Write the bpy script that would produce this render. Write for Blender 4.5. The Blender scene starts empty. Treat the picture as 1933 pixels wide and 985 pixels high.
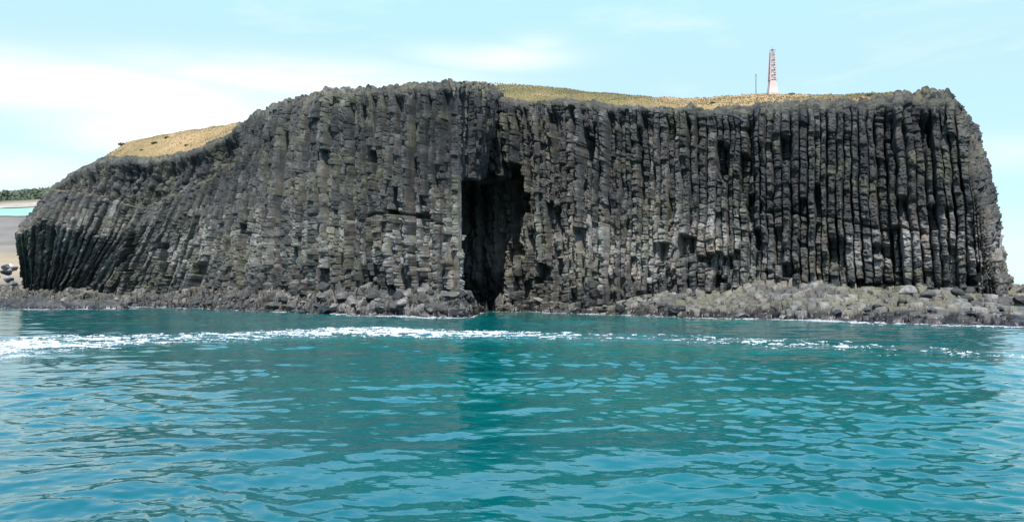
import bpy, math, random
import numpy as np
from mathutils import Vector, Matrix

random.seed(7)
RNG = np.random.default_rng(11)
scene = bpy.context.scene
COL = scene.collection

# ------------------------------------------------------------------ measuring
F, PX0, HY, CAMZ = 1517.0, 966.5, 550.0, 3.0     # focal length in photo pixels, principal column, horizon row


def wx(px, Y):
    return (np.asarray(px, float) - PX0) / F * Y


def wz(py, Y):
    return CAMZ + (HY - np.asarray(py, float)) / F * Y


# ------------------------------------------------------------------ noise helpers (numpy)
def _h(ix, iy, iz, seed=0):
    n = (ix.astype(np.int64) * 374761393 + iy.astype(np.int64) * 668265263 + iz.astype(np.int64) * 2147483647 + seed * 974634541) & 0xFFFFFFFF
    n = ((n ^ (n >> 13)) * 1274126177) & 0xFFFFFFFF
    n = ((n ^ (n >> 16)) * 2246822519) & 0xFFFFFFFF
    n = n ^ (n >> 15)
    return (n & 0xFFFFFF).astype(np.float64) / float(0xFFFFFF)


def hash2(i, j, seed=0):
    i = np.asarray(i)
    j = np.asarray(j)
    return _h(i, j, np.zeros_like(i), seed)


def vnoise(x, y, z=None, seed=0):
    x = np.asarray(x, float)
    y = np.asarray(y, float)
    if z is None:
        fx, fy = np.floor(x), np.floor(y)
        u, v = x - fx, y - fy
        u = u * u * (3 - 2 * u)
        v = v * v * (3 - 2 * v)
        ix, iy = fx.astype(np.int64), fy.astype(np.int64)
        z0 = np.zeros_like(ix)
        a = _h(ix, iy, z0, seed); b = _h(ix + 1, iy, z0, seed)
        c = _h(ix, iy + 1, z0, seed); d = _h(ix + 1, iy + 1, z0, seed)
        return (a * (1 - u) + b * u) * (1 - v) + (c * (1 - u) + d * u) * v
    fz = np.floor(z)
    w = z - fz
    w = w * w * (3 - 2 * w)
    iz = fz.astype(np.int64)
    fx, fy = np.floor(x), np.floor(y)
    u, v = x - fx, y - fy
    u = u * u * (3 - 2 * u)
    v = v * v * (3 - 2 * v)
    ix, iy = fx.astype(np.int64), fy.astype(np.int64)
    r = 0
    for dz, wzt in ((0, 1 - w), (1, w)):
        a = _h(ix, iy, iz + dz, seed); b = _h(ix + 1, iy, iz + dz, seed)
        c = _h(ix, iy + 1, iz + dz, seed); d = _h(ix + 1, iy + 1, iz + dz, seed)
        r = r + wzt * ((a * (1 - u) + b * u) * (1 - v) + (c * (1 - u) + d * u) * v)
    return r


def fbm(x, y, z=None, octaves=3, seed=0):
    s, a, t = 0, 1.0, 0
    f = 1.0
    for o in range(octaves):
        s = s + a * vnoise(x * f, y * f, None if z is None else z * f, seed + o * 17)
        t += a
        a *= 0.5
        f *= 2.03
    return s / t


def smooth(a, sigma, axis=0):
    if sigma <= 0:
        return a
    r = int(sigma * 3) + 1
    k = np.exp(-0.5 * (np.arange(-r, r + 1) / sigma) ** 2)
    k /= k.sum()
    a = np.moveaxis(a, axis, 0)
    p = np.concatenate([2 * a[:1] - a[r:0:-1], a, 2 * a[-1:] - a[-2:-r - 2:-1]], 0)
    out = np.zeros_like(a)
    for i, w in enumerate(k):
        out += w * p[i:i + len(a)]
    return np.moveaxis(out, 0, axis)


def sstep(e0, e1, x):
    t = np.clip((x - e0) / (e1 - e0), 0, 1)
    return t * t * (3 - 2 * t)


def inside_poly(x, y, poly):
    r = np.zeros(x.shape, bool)
    n = len(poly)
    for i in range(n):
        x1, y1 = poly[i]
        x2, y2 = poly[(i + 1) % n]
        if y1 == y2:
            continue
        c = ((y1 > y) != (y2 > y)) & (x < (x2 - x1) * (y - y1) / (y2 - y1) + x1)
        r ^= c
    return r


# ------------------------------------------------------------------ object helpers
def tag(o, label=None, cat=None, group=None, kind=None):
    if label: o['label'] = label
    if cat: o['category'] = cat
    if group: o['group'] = group
    if kind: o['kind'] = kind
    return o


def link(o, parent=None):
    COL.objects.link(o)
    if parent is not None:
        o.parent = parent
    return o


def empty(name, loc):
    o = bpy.data.objects.new(name, None)
    o.empty_display_size = 0.5
    o.location = loc
    return link(o)


def raw_mesh(name, verts, quads, mats, parent=None, smooth_shade=False, tris=False):
    k = 3 if tris else 4
    verts = np.ascontiguousarray(verts, np.float32).reshape(-1, 3)
    quads = np.ascontiguousarray(quads, np.int32).reshape(-1, k)
    me = bpy.data.meshes.new(name)
    me.vertices.add(len(verts))
    me.vertices.foreach_set('co', verts.ravel())
    me.loops.add(len(quads) * k)
    me.loops.foreach_set('vertex_index', quads.ravel())
    me.polygons.add(len(quads))
    me.polygons.foreach_set('loop_start', np.arange(0, len(quads) * k, k, dtype=np.int32))
    me.polygons.foreach_set('loop_total', np.full(len(quads), k, np.int32))
    if smooth_shade:
        me.polygons.foreach_set('use_smooth', np.ones(len(quads), bool))
    me.update(calc_edges=True)
    me.validate()
    for m in (mats if isinstance(mats, (list, tuple)) else [mats]):
        me.materials.append(m)
    return link(bpy.data.objects.new(name, me), parent)


def grid_quads(nr, nc):
    i = np.arange(nr * nc, dtype=np.int32).reshape(nr, nc)
    return np.stack([i[:-1, :-1], i[:-1, 1:], i[1:, 1:], i[1:, :-1]], -1).reshape(-1, 4)


def add_attr(o, name, data):
    a = o.data.attributes.new(name, 'FLOAT', 'POINT')
    a.data.foreach_set('value', np.ascontiguousarray(data, np.float32).ravel())


class MB:
    """collects simple solids into one mesh"""
    def __init__(s):
        s.v, s.f = [], []

    def box(s, c, size, rz=0):
        x, y, z = [q / 2 for q in size]
        b = len(s.v)
        ca, sa = math.cos(rz), math.sin(rz)
        for dz in (-z, z):
            for dx, dy in ((-x, -y), (x, -y), (x, y), (-x, y)):
                s.v.append((c[0] + dx * ca - dy * sa, c[1] + dx * sa + dy * ca, c[2] + dz))
        s.f += [tuple(b + i for i in q) for q in ((0, 3, 2, 1), (4, 5, 6, 7), (0, 1, 5, 4), (1, 2, 6, 5), (2, 3, 7, 6), (3, 0, 4, 7))]
        return s

    def bar(s, p, q, r0, r1=None, n=6):
        r1 = r0 if r1 is None else r1
        p, q = Vector(p), Vector(q)
        d = (q - p).normalized()
        u = d.orthogonal().normalized()
        w = d.cross(u)
        b = len(s.v)
        for (c, r) in ((p, r0), (q, r1)):
            for k in range(n):
                a = 2 * math.pi * k / n
                s.v.append(tuple(c + (u * math.cos(a) + w * math.sin(a)) * r))
        for k in range(n):
            s.f.append((b + k, b + (k + 1) % n, b + n + (k + 1) % n, b + n + k))
        s.f.append(tuple(b + k for k in reversed(range(n))))
        s.f.append(tuple(b + n + k for k in range(n)))
        return s

    def lathe(s, prof, n=12, c=(0, 0, 0)):
        b = len(s.v)
        for (r, z) in prof:
            for k in range(n):
                a = 2 * math.pi * (k + .5) / n
                s.v.append((c[0] + r * math.cos(a), c[1] + r * math.sin(a), c[2] + z))
        for i in range(len(prof) - 1):
            for k in range(n):
                s.f.append((b + i * n + k, b + i * n + (k + 1) % n, b + (i + 1) * n + (k + 1) % n, b + (i + 1) * n + k))
        s.f.append(tuple(b + k for k in reversed(range(n))))
        s.f.append(tuple(b + (len(prof) - 1) * n + k for k in range(n)))
        return s

    def build(s, name, mat, parent=None):
        me = bpy.data.meshes.new(name)
        me.from_pydata(s.v, [], s.f)
        me.materials.append(mat)
        me.update()
        return link(bpy.data.objects.new(name, me), parent)


# ------------------------------------------------------------------ materials
def new_mat(name):
    m = bpy.data.materials.new(name)
    m.use_nodes = True
    nt = m.node_tree
    b = nt.nodes['Principled BSDF']
    return m, nt, b


def N(nt, t, **kw):
    n = nt.nodes.new(t)
    for k, v in kw.items():
        if k in n.inputs.keys() if hasattr(n.inputs, 'keys') else False:
            n.inputs[k].default_value = v
        else:
            setattr(n, k, v)
    return n


def noise_node(nt, scale, detail=4, rough=0.55, vec=None, dist=0.0):
    n = nt.nodes.new('ShaderNodeTexNoise')
    n.inputs['Scale'].default_value = scale
    n.inputs['Detail'].default_value = detail
    n.inputs['Roughness'].default_value = rough
    n.inputs['Distortion'].default_value = dist
    if vec is not None:
        nt.links.new(vec, n.inputs['Vector'])
    return n.outputs['Fac']


def ramp(nt, fac, stops):
    r = nt.nodes.new('ShaderNodeValToRGB')
    e = r.color_ramp.elements
    while len(e) < len(stops):
        e.new(0.5)
    for el, (p, c) in zip(e, stops):
        el.position = p
        el.color = (*c, 1) if len(c) == 3 else c
    nt.links.new(fac, r.inputs['Fac'])
    return r.outputs['Color']


def math_node(nt, op, a, b=None, c=None, clamp=False):
    n = nt.nodes.new('ShaderNodeMath')
    n.operation = op
    n.use_clamp = clamp
    for i, v in enumerate((a, b, c)):
        if v is None:
            continue
        if isinstance(v, (int, float)):
            n.inputs[i].default_value = v
        else:
            nt.links.new(v, n.inputs[i])
    return n.outputs[0]


def mix_col(nt, fac, a, b, mode='MIX'):
    n = nt.nodes.new('ShaderNodeMix')
    n.data_type = 'RGBA'
    n.blend_type = mode
    for sock, v in ((n.inputs[0], fac), (n.inputs[6], a), (n.inputs[7], b)):
        if isinstance(v, (int, float)):
            sock.default_value = v
        elif isinstance(v, tuple):
            sock.default_value = (*v, 1) if len(v) == 3 else v
        else:
            nt.links.new(v, sock)
    return n.outputs[2]


def attr(nt, name):
    a = nt.nodes.new('ShaderNodeAttribute')
    a.attribute_name = name
    return a.outputs['Fac']


def obj_coord(nt):
    return nt.nodes.new('ShaderNodeTexCoord').outputs['Object']


def mapped(nt, vec, scale):
    m = nt.nodes.new('ShaderNodeMapping')
    m.inputs['Scale'].default_value = scale
    nt.links.new(vec, m.inputs['Vector'])
    return m.outputs['Vector']


def bump(nt, b, h, strength, dist):
    n = nt.nodes.new('ShaderNodeBump')
    n.inputs['Strength'].default_value = strength
    n.inputs['Distance'].default_value = dist
    nt.links.new(h, n.inputs['Height'])
    nt.links.new(n.outputs['Normal'], b.inputs['Normal'])


def basalt_material(name, gain=1.0, lichen=True, wet=0.0):
    m, nt, b = new_mat(name)
    co = obj_coord(nt)
    g = gain
    n1 = noise_node(nt, 0.9, 6, 0.65, co)
    n2 = noise_node(nt, 0.11, 4, 0.55, co)
    n3 = noise_node(nt, 4.5, 3, 0.6, co)
    if lichen:
        t = attr(nt, 'tone')
    else:
        t = nt.nodes.new('ShaderNodeObjectInfo').outputs['Random']
    s = math_node(nt, 'MULTIPLY', t, 0.55)
    s = math_node(nt, 'MULTIPLY_ADD', n1, 0.62, s)
    s = math_node(nt, 'MULTIPLY_ADD', n2, 0.42, s)
    s = math_node(nt, 'MULTIPLY_ADD', n3, 0.20, s)
    s = math_node(nt, 'ADD', s, -0.40)
    col = ramp(nt, s, [(0.18, (0.010 * g, 0.0115 * g, 0.013 * g)), (0.42, (0.031 * g, 0.032 * g, 0.031 * g)),
                       (0.62, (0.068 * g, 0.066 * g, 0.062 * g)), (0.88, (0.25 * g, 0.235 * g, 0.214 * g))])
    gn = noise_node(nt, 0.35, 4, 0.6, mapped(nt, co, (1, 1, 0.5)))
    gm = ramp(nt, gn, [(0.50, (0, 0, 0)), (0.66, (1, 1, 1))])
    col = mix_col(nt, math_node(nt, 'MULTIPLY', gm, 0.55), col, mix_col(nt, 1.0, col, (0.80, 1.0, 0.86), 'MULTIPLY'))
    rn = noise_node(nt, 0.5, 5, 0.65, mapped(nt, co, (1, 1, 0.35)))
    col = mix_col(nt, ramp(nt, rn, [(0.50, (0, 0, 0)), (0.64, (0.8, 0.8, 0.8))]), col, mix_col(nt, 1.0, col, (1.14, 0.98, 0.84), 'MULTIPLY'))
    sn = noise_node(nt, 1.6, 4, 0.6, mapped(nt, co, (1, 1, 0.06)))
    col = mix_col(nt, ramp(nt, sn, [(0.54, (0, 0, 0)), (0.66, (0.75, 0.75, 0.75))]), col, mix_col(nt, 1.0, col, (0.45, 0.47, 0.50), 'MULTIPLY'))
    col = mix_col(nt, ramp(nt, sn, [(0.30, (0.45, 0.45, 0.45)), (0.38, (0, 0, 0))]), col, (0.16 * g, 0.155 * g, 0.14 * g))
    if lichen:
        lf = attr(nt, 'lichen')
        ln = noise_node(nt, 0.8, 5, 0.7, co)
        lm = math_node(nt, 'MULTIPLY', lf, ramp(nt, ln, [(0.42, (0, 0, 0)), (0.60, (1, 1, 1))]), clamp=True)
        col = mix_col(nt, lm, col, (0.100 * g, 0.096 * g, 0.058 * g))
        wt = attr(nt, 'wet')
        col = mix_col(nt, wt, col, mix_col(nt, 1.0, col, (0.34, 0.32, 0.31), 'MULTIPLY'))
        rr = math_node(nt, 'MULTIPLY_ADD', wt, -0.5, 0.88)
        nt.links.new(rr, b.inputs['Roughness'])
    else:
        b.inputs['Roughness'].default_value = 0.85 - 0.45 * wet
    nt.links.new(col, b.inputs['Base Color'])
    b.inputs['Specular IOR Level'].default_value = 0.3
    bump(nt, b, noise_node(nt, 4.0, 4, 0.6, co), 0.5, 0.08)
    return m


M_CLIFF = basalt_material('basalt columns', 0.76)
M_SHORE = basalt_material('basalt shore', 0.85)
M_BOULDER = basalt_material('grey boulder basalt', 0.9, lichen=False)
M_WETROCK = basalt_material('wet black basalt', 0.5, lichen=False, wet=1)
M_PALEROCK = basalt_material('pale weathered rock', 4.0, lichen=False)


def grass_material():
    m, nt, b = new_mat('dry hilltop grass')
    co = obj_coord(nt)
    n1 = noise_node(nt, 0.07, 5, 0.6, co)
    n2 = noise_node(nt, 1.3, 4, 0.65, co)
    s = math_node(nt, 'MULTIPLY_ADD', n2, 0.45, math_node(nt, 'MULTIPLY', n1, 0.75))
    s = math_node(nt, 'MULTIPLY_ADD', attr(nt, 'green'), -0.36, s)
    col = ramp(nt, s, [(0.24, (0.050, 0.055, 0.022)), (0.44, (0.105, 0.092, 0.040)), (0.58, (0.18, 0.130, 0.064)), (0.74, (0.26, 0.175, 0.09))])
    nt.links.new(col, b.inputs['Base Color'])
    b.inputs['Roughness'].default_value = 0.95
    b.inputs['Specular IOR Level'].default_value = 0.1
    bump(nt, b, noise_node(nt, 5.0, 4, 0.7, co), 0.7, 0.15)
    return m


M_GRASS = grass_material()


def plain_mat(name, c0, c1, scale=2.0, rough=0.8, metal=0.0, b_strength=0.0):
    m, nt, b = new_mat(name)
    co = obj_coord(nt)
    n = noise_node(nt, scale, 4, 0.6, co)
    nt.links.new(ramp(nt, n, [(0.35, c0), (0.65, c1)]), b.inputs['Base Color'])
    b.inputs['Roughness'].default_value = rough
    b.inputs['Metallic'].default_value = metal
    if b_strength:
        bump(nt, b, noise_node(nt, scale * 3, 4, 0.6, co), b_strength, 0.1)
    return m


M_LEAF = plain_mat('shrub leaves', (0.035, 0.055, 0.022), (0.085, 0.10, 0.045), 3.0, 0.8)
M_TUFT = plain_mat('grass blades', (0.115, 0.098, 0.044), (0.20, 0.155, 0.075), 0.3, 0.9)
M_TOWER = plain_mat('white and pink tower paint', (0.33, 0.27, 0.24), (0.38, 0.33, 0.30), 0.8, 0.6)
M_TOWERPINK = plain_mat('faded pink tower paint', (0.34, 0.24, 0.22), (0.40, 0.29, 0.27), 0.8, 0.6)
M_STEEL = plain_mat('dark weathered steel', (0.10, 0.09, 0.10), (0.19, 0.16, 0.17), 3.0, 0.6)
M_FOAM = plain_mat('sea foam', (0.50, 0.53, 0.54), (0.62, 0.63, 0.63), 1.5, 0.9)
_nt = M_FOAM.node_tree
_mx = _nt.nodes.new('ShaderNodeMixShader')
_tr = _nt.nodes.new('ShaderNodeBsdfTransparent')
_al = math_node(_nt, 'ADD', attr(_nt, 'cover'), math_node(_nt, 'MULTIPLY_ADD', noise_node(_nt, 4.0, 5, 0.75, mapped(_nt, obj_coord(_nt), (0.5, 1, 1))), 1.3, -1.0), clamp=True)
_nt.links.new(math_node(_nt, 'MULTIPLY', _al, 0.8), _mx.inputs[0])
_nt.links.new(_tr.outputs[0], _mx.inputs[1])
_nt.links.new(_nt.nodes['Principled BSDF'].outputs[0], _mx.inputs[2])
_nt.links.new(_mx.outputs[0], _nt.nodes['Material Output'].inputs[0])
M_LAGOON = plain_mat('turquoise lagoon water', (0.12, 0.235, 0.175), (0.145, 0.265, 0.20), 0.05, 0.9)
M_SAND = plain_mat('pale beach sand', (0.15, 0.13, 0.10), (0.26, 0.24, 0.20), 0.12, 0.95)
M_WOODS = plain_mat('distant woods', (0.045, 0.065, 0.035), (0.09, 0.11, 0.065), 0.08, 0.95)

m, nt, b = new_mat('far slope of dry field')
co = obj_coord(nt)
M_SLOPE = m
zone = attr(nt, 'zone')
nz = noise_node(nt, 0.08, 5, 0.65, mapped(nt, co, (0.5, 1, 2)))
f1 = ramp(nt, nz, [(0.35, (0.062, 0.058, 0.050)), (0.65, (0.112, 0.100, 0.082))])
f2 = ramp(nt, nz, [(0.35, (0.14, 0.105, 0.062)), (0.65, (0.21, 0.165, 0.105))])
f3 = ramp(nt, nz, [(0.35, (0.05, 0.055, 0.034)), (0.65, (0.095, 0.09, 0.055))])
c_ = mix_col(nt, math_node(nt, 'SUBTRACT', zone, 0.0, clamp=True), f1, f2)
c_ = mix_col(nt, math_node(nt, 'SUBTRACT', zone, 1.0, clamp=True), c_, f3)
nt.links.new(c_, b.inputs['Base Color'])
b.inputs['Roughness'].default_value = 0.95


def water_material():
    m, nt, b = new_mat('teal sea water')
    co = obj_coord(nt)
    n1 = noise_node(nt, 0.035, 4, 0.55, mapped(nt, co, (0.5, 1, 1)))
    col = ramp(nt, n1, [(0.34, (0.0003, 0.054, 0.063)), (0.54, (0.0003, 0.077, 0.071)), (0.70, (0.001, 0.102, 0.076))])
    wf = attr(nt, 'aerated')
    col = mix_col(nt, wf, col, (0.03, 0.14, 0.16))
    nt.links.new(col, b.inputs['Base Color'])
    b.inputs['Roughness'].default_value = 0.04
    b.inputs['IOR'].default_value = 1.36
    h = math_node(nt, 'MULTIPLY_ADD', noise_node(nt, 2.2, 3, 0.5, mapped(nt, co, (0.55, 1, 1)), 0.3), 1.0, math_node(nt, 'MULTIPLY', noise_node(nt, 9.0, 2, 0.5, co), 0.16))
    bump(nt, b, h, 0.22, 0.09)
    return m


M_WATER = water_material()

# ------------------------------------------------------------------ cliffs
CAVE = [(866, 640), (869, 348), (884, 336), (900, 342), (925, 322), (944, 332), (962, 304), (984, 306),
        (989, 400), (977, 430), (964, 500), (946, 585), (944, 640)]
HOLES = [(1101, 250, 18, 62), (1532, 345, 15, 66), (1478, 262, 13, 36), (1695, 368, 15, 44), (1087, 425, 17, 46), (1006, 497, 24, 40),
         (558, 470, 14, 66), (1310, 476, 80, 26), (1558, 450, 34, 48), (1477, 501, 30, 14), (1838, 494, 13, 46), (688, 280, 14, 34),
         (1196, 245, 16, 130), (1352, 262, 22, 64), (1620, 528, 60, 18), (1290, 448, 20, 40), (1246, 462, 18, 32), (1036, 395, 24, 30),
         (1755, 380, 14, 50), (1640, 455, 16, 24), (1078, 205, 12, 240), (452, 420, 16, 50), (362, 500, 16, 44), (1420, 430, 14, 40),
         (1345, 520, 26, 14), (1668, 458, 18, 26), (728, 400, 70, 7), (300, 455, 14, 80), (238, 440, 18, 90), (1745, 215, 14, 60), (1404, 360, 12, 50)]
CRACKS = [([690, 740, 800, 832], [407, 402, 408, 428]), ([1390, 1480, 1560, 1650, 1750], [402, 398, 410, 428, 436]),
          ([40, 110, 180, 265, 340, 420, 470], [378, 354, 364, 390, 364, 312, 296])]


def build_cliff(name, rows, du, dv, seed, is_head):
    """rows: (bottom, middle, top, cap) each (px, py, depth)."""
    R = np.array(rows, float)
    K = R.shape[1]
    P = np.empty_like(R)
    P[..., 0] = wx(R[..., 0], R[..., 2])
    P[..., 1] = R[..., 2]
    P[..., 2] = wz(R[..., 1], R[..., 2])
    # foot below the shore and a back edge behind the cap
    foot = P[:, :1].copy(); foot[:, 0, 2] -= 3.5
    back = P[:, -1:].copy(); back[:, 0, 1] += 7; back[:, 0, 0] *= (back[:, 0, 1]) / (back[:, 0, 1] - 7); back[:, 0, 2] -= 1.2
    P = np.concatenate([foot, P, back], 1)
    seg = np.linalg.norm(np.diff(P[:, 2], axis=0), axis=1)
    c = np.concatenate([[0], np.cumsum(seg)])
    ns = int(c[-1] / du)
    cs = np.linspace(0, c[-1], ns)
    S = np.stack([np.stack([np.interp(cs, c, P[:, k, a]) for a in range(3)], -1) for k in range(P.shape[1])], 1)
    S = smooth(S, 0.55 / du * 1.0, 0)
    hl = np.linalg.norm(np.diff(S, axis=1), axis=2).mean(0)
    t = np.concatenate([[0], np.cumsum(hl)])
    nt_ = int(t[-1] / dv)
    tt = np.linspace(0, t[-1], nt_)
    G = np.empty((nt_, ns, 3))
    idx = np.clip(np.searchsorted(t, tt, side='right') - 1, 0, len(t) - 2)
    w = (tt - t[idx]) / (t[idx + 1] - t[idx])
    for a in range(3):
        G[..., a] = (S[:, idx, a] * (1 - w) + S[:, idx + 1, a] * w).T
    G = smooth(G, 0.9 / dv, 0)
    gu = np.gradient(G, axis=1)
    gv = np.gradient(G, axis=0)
    nrm = np.cross(gu, gv)
    nrm /= np.linalg.norm(nrm, axis=2, keepdims=True) + 1e-9
    if nrm[nt_ // 2, ns // 2, 1] > 0:
        nrm = -nrm
    px = PX0 + G[..., 0] / G[..., 1] * F
    py = HY - (G[..., 2] - CAMZ) / G[..., 1] * F
    C = np.broadcast_to(cs, (nt_, ns))
    Z = G[..., 2]
    V = np.broadcast_to(tt[:, None], (nt_, ns))

    # tier line across the leaning part of the headland
    tier = np.zeros((nt_, ns), np.int64)
    if is_head:
        yl = np.interp(px, CRACKS[2][0], CRACKS[2][1])
        tier = ((py < yl - 4 * (vnoise(C * 0.8, V * 0, seed=3) - .5)) & (px < 462)).astype(np.int64)

    # columns: on the long wall they stay near upright where its outer end slopes away
    W = 1.25 if is_head else 0.96
    U0 = C
    if is_head:
        # the columns get broader towards the far, leaning end of the headland
        dep = np.interp(cs, c, R[:, 1, 2])
        wloc = np.interp(dep, [97, 110, 130, 165, 200], [1.2, 1.35, 1.5, 1.55, 1.4])
        wloc = np.where(cs > c[CORNER], 1.35, wloc)
        un = np.concatenate([[0], np.cumsum(1.25 / wloc[1:] * np.diff(cs))])
        U0 = np.broadcast_to(un, (nt_, ns))
        cwm = np.broadcast_to(wloc / 1.25, (nt_, ns))
    else:
        cwm = np.ones((nt_, ns))
    if not is_head:
        mid = nt_ // 2
        isil = int(np.argmax(px[mid]))
        pm, cm = px[mid, :isil - 5], cs[:isil - 5]
        i0 = int(np.searchsorted(pm, 1150))
        pm, cm = pm[i0:], cm[i0:]
        sl = (cm[-1] - cm[-60]) / (pm[-1] - pm[-60])
        pa = px - 0.075 * np.clip((px - 1500) / 300, 0, 1.2) * (py - 380)
        uu = np.interp(pa, pm, cm) + np.clip(pa - pm[-1], 0, None) * sl
        last = uu[:, isil - 6:isil - 5]
        uu = np.where(np.arange(ns)[None, :] > isil - 6, last + (C - cs[isil - 6]), uu)
        wgt0 = sstep(1180, 1320, px)
        U0 = np.where(np.arange(ns)[None, :] > isil - 6, uu, C * (1 - wgt0) + uu * wgt0)
    u = U0 + 0.55 * (vnoise(C * 0.22, V * 0.11, seed=seed + 1) - 0.5) + 0.28 * (vnoise(C * 0.7, V * 0.35, seed=seed + 2) - 0.5)
    u = u + 0.16 * (vnoise(C * 1.9, V * 1.1, seed=seed + 3) - .5)
    uw = u / W + tier * 0.37
    # uneven widths: warp through a jittered cumulative map
    kk = np.arange(-3, int(np.max(U0) / W) + 8)
    wid = 0.72 + 0.6 * hash2(kk, kk * 0 + 5, seed)
    cum = np.cumsum(wid); cum = (cum - cum[3]) / wid.mean()
    pos = np.interp(uw, cum, kk.astype(float))
    ci = np.floor(pos).astype(np.int64)
    q = (pos - ci) * 2 - 1
    cid = ci + tier * 5000

    def ch(k, seed2):
        return hash2(cid, np.zeros_like(cid) + k, seed2)
    # front faces of each column
    shp = ch(1, seed) * 0.45 + 0.32
    skew = (ch(2, seed) - .5) * 0.5
    qa = np.abs(q - skew * (1 - q * q))
    prof = -(0.30 + 0.25 * ch(21, seed)) * np.clip((qa - shp) / (1 - shp), 0, 1) ** 1.3
    prof += (ch(3, seed) - .5) * 0.30 * q
    crackdeep = 0.45 + 0.75 * ch(4, seed)
    prof *= 1.35
    prof -= crackdeep * 0.85 * sstep(0.78, 0.95, np.abs(q))
    bnd = np.floor(pos + 0.5).astype(np.int64) + tier * 5000
    bb = np.floor(V / 7.0 + 5 * hash2(bnd, bnd * 0, seed + 70)).astype(np.int64)
    slot = sstep(0.50, 0.92, hash2(bnd, bb, seed + 71)) * (0.4 + 0.9 * hash2(bnd, bb, seed + 72))
    slotw = 0.45 + 0.35 * hash2(bnd, bb, seed + 73)
    prof -= slot * 1.3 * sstep(slotw, slotw + 0.16, np.abs(q))
    # block-wise steps in each column
    bh = 4.0 + 7 * ch(5, seed)
    bph = ch(6, seed) * 9
    lowz = sstep(11.0, 3.0, Z)
    blk = np.floor(V / bh + bph).astype(np.int64)
    layer = (ch(7, seed) - .5) * 0.95 + (hash2(cid, blk, seed + 9) - .5) * 0.75
    deep = (hash2(cid, blk, seed + 10) < 0.085)
    layer -= deep * (0.9 + 0.8 * ch(8, seed))
    sb = np.floor(V / (1.3 + 1.3 * ch(9, seed)) + bph).astype(np.int64)
    layer += lowz * (hash2(cid, sb, seed + 12) - .5) * 0.8 - lowz * (hash2(cid, sb, seed + 13) < 0.05) * 0.9
    layer += 1.5 * (vnoise(C * 0.11, V * 0.05, seed=seed + 20) - .5) + 0.9 * (vnoise(np.floor(pos) * 0.45, V * 0.03, seed=seed + 21) - .5)
    # stacked discs: horizontal joints
    sp = 0.85 + 1.0 * ch(11, seed) ** 1.5
    big = vnoise(C * 0.06, V * 0.07, seed=seed + 30)
    sp = sp * (0.75 + 0.8 * np.floor(big * 3) / 3)
    vj = V / sp + ch(12, seed) * 7 + 1.3 * (vnoise(cid * 3.17, V * 0.7, seed=seed + 31) - .5) + 0.10 * q * (ch(13, seed) - .5) * 4
    jk = np.floor(vj).astype(np.int64)
    jq = np.abs((vj - jk) * 2 - 1)
    DK = 0.45 if is_head else 1.35
    pil = (0.15 if is_head else 0.24) * sstep(0.25, 0.8, vnoise(C * 0.35, V * 0.3, seed=seed + 33)) + 0.03
    disc = -pil * sstep(0.72, 1.0, jq)
    jl = (vj - jk) - 0.5
    missing = hash2(cid, jk, seed + 40)
    jit = (missing - .5) * 0.22 * DK + (hash2(cid, jk, seed + 42) - .5) * 0.42 * jl + (missing > 0.94) * 0.25 - (missing < 0.05) * 0.35
    tilt = (hash2(cid, jk, seed + 41) - .5) * 0.24 * q
    topf = sstep(t[-3] + 0.3, t[-3] - 3.0, V)
    d = prof * (0.10 + 0.90 * topf) * (2.1 if is_head else 1.1) + layer * (0.25 + 0.75 * topf) + disc + jit + tilt
    # rough stone
    rough = fbm(G[..., 0] * 1.6, G[..., 1] * 1.6, Z * 0.95, 3, seed + 50) - .5
    rq = np.floor(rough * 9 + 0.5) / 9
    d += (0.28 if is_head else 0.50) * rough + (0.26 if is_head else 0.55) * rq
    d += 0.16 * (vnoise(G[..., 0] * 6, G[..., 1] * 6, Z * 6, seed + 60) - .5)
    # knobbly upper tier
    if is_head:
        d += topf * tier * (-2.0 + 1.6 * (fbm(C * .9, V * .9, None, 2, seed + 61) - .5))
        # left end: hollow below the tier line
    # column-centre pixel for ragged openings
    inv = np.interp(np.floor(pos) + 0.5, kk.astype(float), cum) * W
    pxc = px.copy(); pyc = py.copy()
    for r in range(nt_):
        pxc[r] = np.interp(inv[r], U0[r], px[r])
    pyc = py + (ch(14, seed) - .5) * 8
    hole = np.zeros((nt_, ns), bool)
    for (hx, hy, hw, hh) in HOLES:
        hole |= (pxc > hx) & (pxc < hx + hw) & (py + (ch(15, seed) - .5) * 14 > hy) & (py + (ch(16, seed) - .5) * 18 < hy + hh)
    d -= hole * 2.3
    for (lx, ly) in CRACKS:
        yy = np.interp(px, lx, ly) + 5 * (vnoise(C * 0.9, C * 0, seed=71) - .5)
        wgt = (px > lx[0]) & (px < lx[-1])
        d -= wgt * 0.55 * np.exp(-((py - yy) / 2.4) ** 2) * (0.4 + vnoise(C * 0.5, C * 0, seed=72))
    wedge = sstep(0, 1.2, cs)[None, :] * 1.0
    d *= wedge
    d *= 0.58 + 0.42 * sstep(t[-3] + 1.0, t[-3] - 1.5, V)
    d += (1 - topf) * 1.5 * (fbm(G[..., 0] * 0.5, G[..., 1] * 0.5, None, 3, seed + 90) - .5)
    cave = inside_poly(pxc, pyc, CAVE)
    lim = np.ones(ns, bool)
    if is_head:
        cc = c[CORNER]
        lim = cs > cc + 0.5
        cave &= lim[None, :]
        d -= cave * np.clip(0.3 * (cs - cc - 0.3), 0, 3.0)[None, :]
    # at the sharp outer corners the grooves cannot cut deeper than the rock is thick
    for kx, rate in (((CORNER, 0.32), (2, 0.6)) if is_head else ((13, 0.9),)):
        d = np.maximum(d, -((0.22 if is_head else 0.6) + rate * np.abs(cs - c[kx])[None, :]))
    O = G + nrm * d[..., None]
    if not is_head:
        cv = cave.astype(float)
        O[..., 1] += cv * 7.0
        O[..., 0] += cv * 7.0 * G[..., 0] / G[..., 1]
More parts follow.
